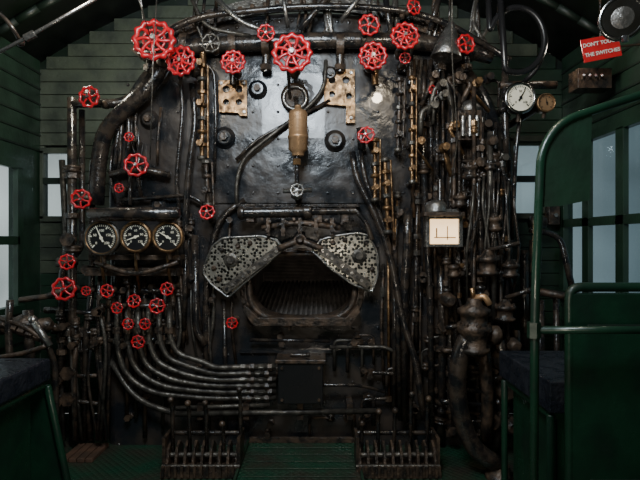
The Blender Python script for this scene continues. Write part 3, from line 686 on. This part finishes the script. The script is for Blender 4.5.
b.tube([Vector((xa,-.98,zs-.12)),Vector((xa,-.98,0))],.014,GREENT); b.tube([Vector((xa,-.54,zs-.12)),Vector((xa,-.54,0))],.014,GREENT)
b.done(.012)
b=B('tubular_partition_frame'); y=-1.15
P=lambda px,py:at(px,py,y)
r=L(4.4,y); base=P(533,480); base.z=0
b.tube([base,P(535,300),P(541,150),P(560,122),P(600,108),P(650,92),P(740,70)],r,GREENT,14,.13)
b.tube([P(534,330),P(740,330)],r*.9,GREENT,12)
e=P(740,70); e0=Vector((e.x,y,0)); b.tube([e,e0],r,GREENT,12)
b.pplate([(541,152),(546,138),(556,126),(592,113),(590,200),(560,206),(541,207)],y-.004,y+.004,GREEN)
b.lathe(Vector((base.x,y,0)),(0,0,1),[(.05,0),(.05,.01),(.03,.02),(.024,.05)],GREENT)
b.nut(P(534,330),Vector((0,0,1)),r*1.5,.05,GREENT)
b.done()

b=B('fireman_seat')
y0,y1=-1.0,-.52; xr=at(48,0,-.55).x; xl=xr-.5; zs=at(0,362,-.6).z
xl=max(xl,XL+.06)
b.bb(xl,xr,y0,y1,zs-.10,zs,LEATH); b.bb(xl+.01,xr-.01,y0+.02,y1-.02,zs-.13,zs-.10,GREENT)
b.bb(xl+.04,xr-.06,y0+.05,y1-.05,0,zs-.13,GREENT)
b.tube([Vector((xr-.02,y1,zs-.12)),Vector((xr+.08,y1,.0))],.016,GREENT); b.tube([Vector((xr-.02,y0,zs-.12)),Vector((xr+.08,y0,.0))],.016,GREENT)
b.add([(xr-.02,y1+.012,zs-.13),(xr+.07,y1+.012,.02),(xr-.2,y1+.012,.02),(xr-.2,y1+.012,zs-.13)],[[0,1,2,3]],GREENT,False)
b.done(.012)
b=B('injector_lever')
b.pt([(0,318,-.45),(25,326,-.45),(46,342,-.45)],2.4,IRON); b.pt([(34,322,-.45),(50,346,-.45)],3.4,STEEL); b.ball(at(33,320,-.45),.02,STEEL)
b.pt([(46,342,-.45),(55,362,-.4),(58,470,-.4)],3,PIPE); b.pt([(10,300,-.45),(8,330,-.45),(14,430,-.45)],3.5,PIPE); b.pt([(-15,360,-.5),(30,352,-.45),(50,344,-.45)],2.5,IRON)
for i in range(6): b.nut(at(6+i*8,325+i*3,-.44),Vector((1,0,-.3)),.02,.03,IRON)
b.done()
b=B('feedwater_injector')
b.lathe(at(10,325,-.15),(1,0,0),[(.02,-.06),(.05,-.05),(.05,0),(.035,.01),(.06,.07),(.06,.1),(.03,.12),(.04,.2),(.02,.22)],IRON,18)
b.pt([(28,310,-.15),(30,360,-.15),(34,440,-.1)],5,PIPE); b.pt([(48,325,-.1),(62,330,-.06)],4,IRON); b.done()
b=B('reservoir_pipes')
b.pt([(530,230,.2),(560,235,.2),(575,300,.1)],3,PIPE); b.pt([(528,290,.1),(590,300,.0)],4,IRON); b.pt([(540,300,.1),(542,430,.1)],4,PIPE); b.pt([(556,295,.1),(558,430,.1)],3,PIPE)
b.pt([(530,222,.3),(545,223,.3)],6,GREYP); b.pt([(524,250,.2),(526,440,.2)],4,PIPE); b.pt([(532,240,.25),(534,440,.25)],2.5,IRON); b.done()
for nm,px,py in (('wall_switch_box',556,215),('wall_switch_box',557,150)):
    b=B(nm); a=at(px,py,.4); b.box((a.x,.46,a.z),(.07,.08,.12),IRON); b.nut(a+Vector((0,.01,0)),Vector((0,-1,0)),.014,.03,STEEL); b.done(.003)

# ---------------------------------------------------------------- lights
def area(name,loc,tgt,size,e,col):
    l=bpy.data.lights.new(name,'AREA'); l.size=size; l.energy=e; l.color=col; o=bpy.data.objects.new(name,l); bpy.context.collection.objects.link(o)
    o.location=loc; o.rotation_euler=(Vector(tgt)-Vector(loc)).to_track_quat('-Z','Y').to_euler()
def point(name,loc,e,col,r=.03):
    l=bpy.data.lights.new(name,'POINT'); l.energy=e; l.color=col; l.shadow_soft_size=r; o=bpy.data.objects.new(name,l); bpy.context.collection.objects.link(o); o.location=loc
area('backhead_sheen_light',(-.25,-2.0,2.4),(-.1,0,1.6),.6,46,(.80,.91,1.0))  # added cool area light, placed for the bluish sheen on the upper backhead
point('ceiling_bulb_left',(-.8,-1.1,2.2),15,(1,.88,.70),.04)
point('ceiling_bulb_right',(.45,-1.2,2.25),18,(1,.84,.62),.04)
point('deck_warm_fill',(.0,-2.1,.9),17,(1,.88,.72),.06)  # added warm fill floating low in the cab, no lamp here
point('corner_point_left',(-1.3,-.1,2.1),4.5,(1,.93,.75),.03)  # bare point light in the upper left corner, no fixture modelled
point('corner_point_right',(1.25,-.2,2.1),1.6,(1,.9,.75),.03)  # weaker bare point light, upper right corner, no fixture modelled
point('firebox_fill',(0.0,.5,1.15),.6,(1,.92,.82),.03)  # added fill that brightens the firebox lining, not a real lamp
w=bpy.data.worlds.new('museum_hall'); bpy.context.scene.world=w; w.use_nodes=True; nt=w.node_tree; bg=nt.nodes['Background']
tc=nt.nodes.new('ShaderNodeTexCoord'); n=nt.nodes.new('ShaderNodeTexNoise'); n.inputs['Scale'].default_value=5; n.inputs['Detail'].default_value=2
nt.links.new(tc.outputs['Generated'],n.inputs['Vector'])
sx=nt.nodes.new('ShaderNodeSeparateXYZ'); nt.links.new(tc.outputs['Generated'],sx.inputs[0])
mr=nt.nodes.new('ShaderNodeMapRange'); mr.inputs['From Min'].default_value=-.5; mr.inputs['From Max'].default_value=.6; nt.links.new(sx.outputs['X'],mr.inputs['Value'])
r=nt.nodes.new('ShaderNodeValToRGB'); r.color_ramp.elements[0].color=(1.0,1.0,.98,1); r.color_ramp.elements[1].color=(.15,.215,.25,1)
nt.links.new(mr.outputs[0],r.inputs[0])
m2=nt.nodes.new('ShaderNodeMapRange'); m2.inputs['From Min'].default_value=.35; m2.inputs['From Max'].default_value=.65; m2.inputs['To Min'].default_value=.6; m2.inputs['To Max'].default_value=1.25
nt.links.new(n.outputs['Fac'],m2.inputs['Value']); nt.links.new(r.outputs[0],bg.inputs[0]); nt.links.new(m2.outputs[0],bg.inputs[1])

cam=bpy.data.cameras.new('camera'); co=bpy.data.objects.new('camera',cam); bpy.context.collection.objects.link(co)
co.location=(0,-D,CZ); co.rotation_euler=(math.pi/2,0,0); cam.sensor_width=36; cam.lens=36*500/640; cam.clip_start=.05
bpy.context.scene.camera=co
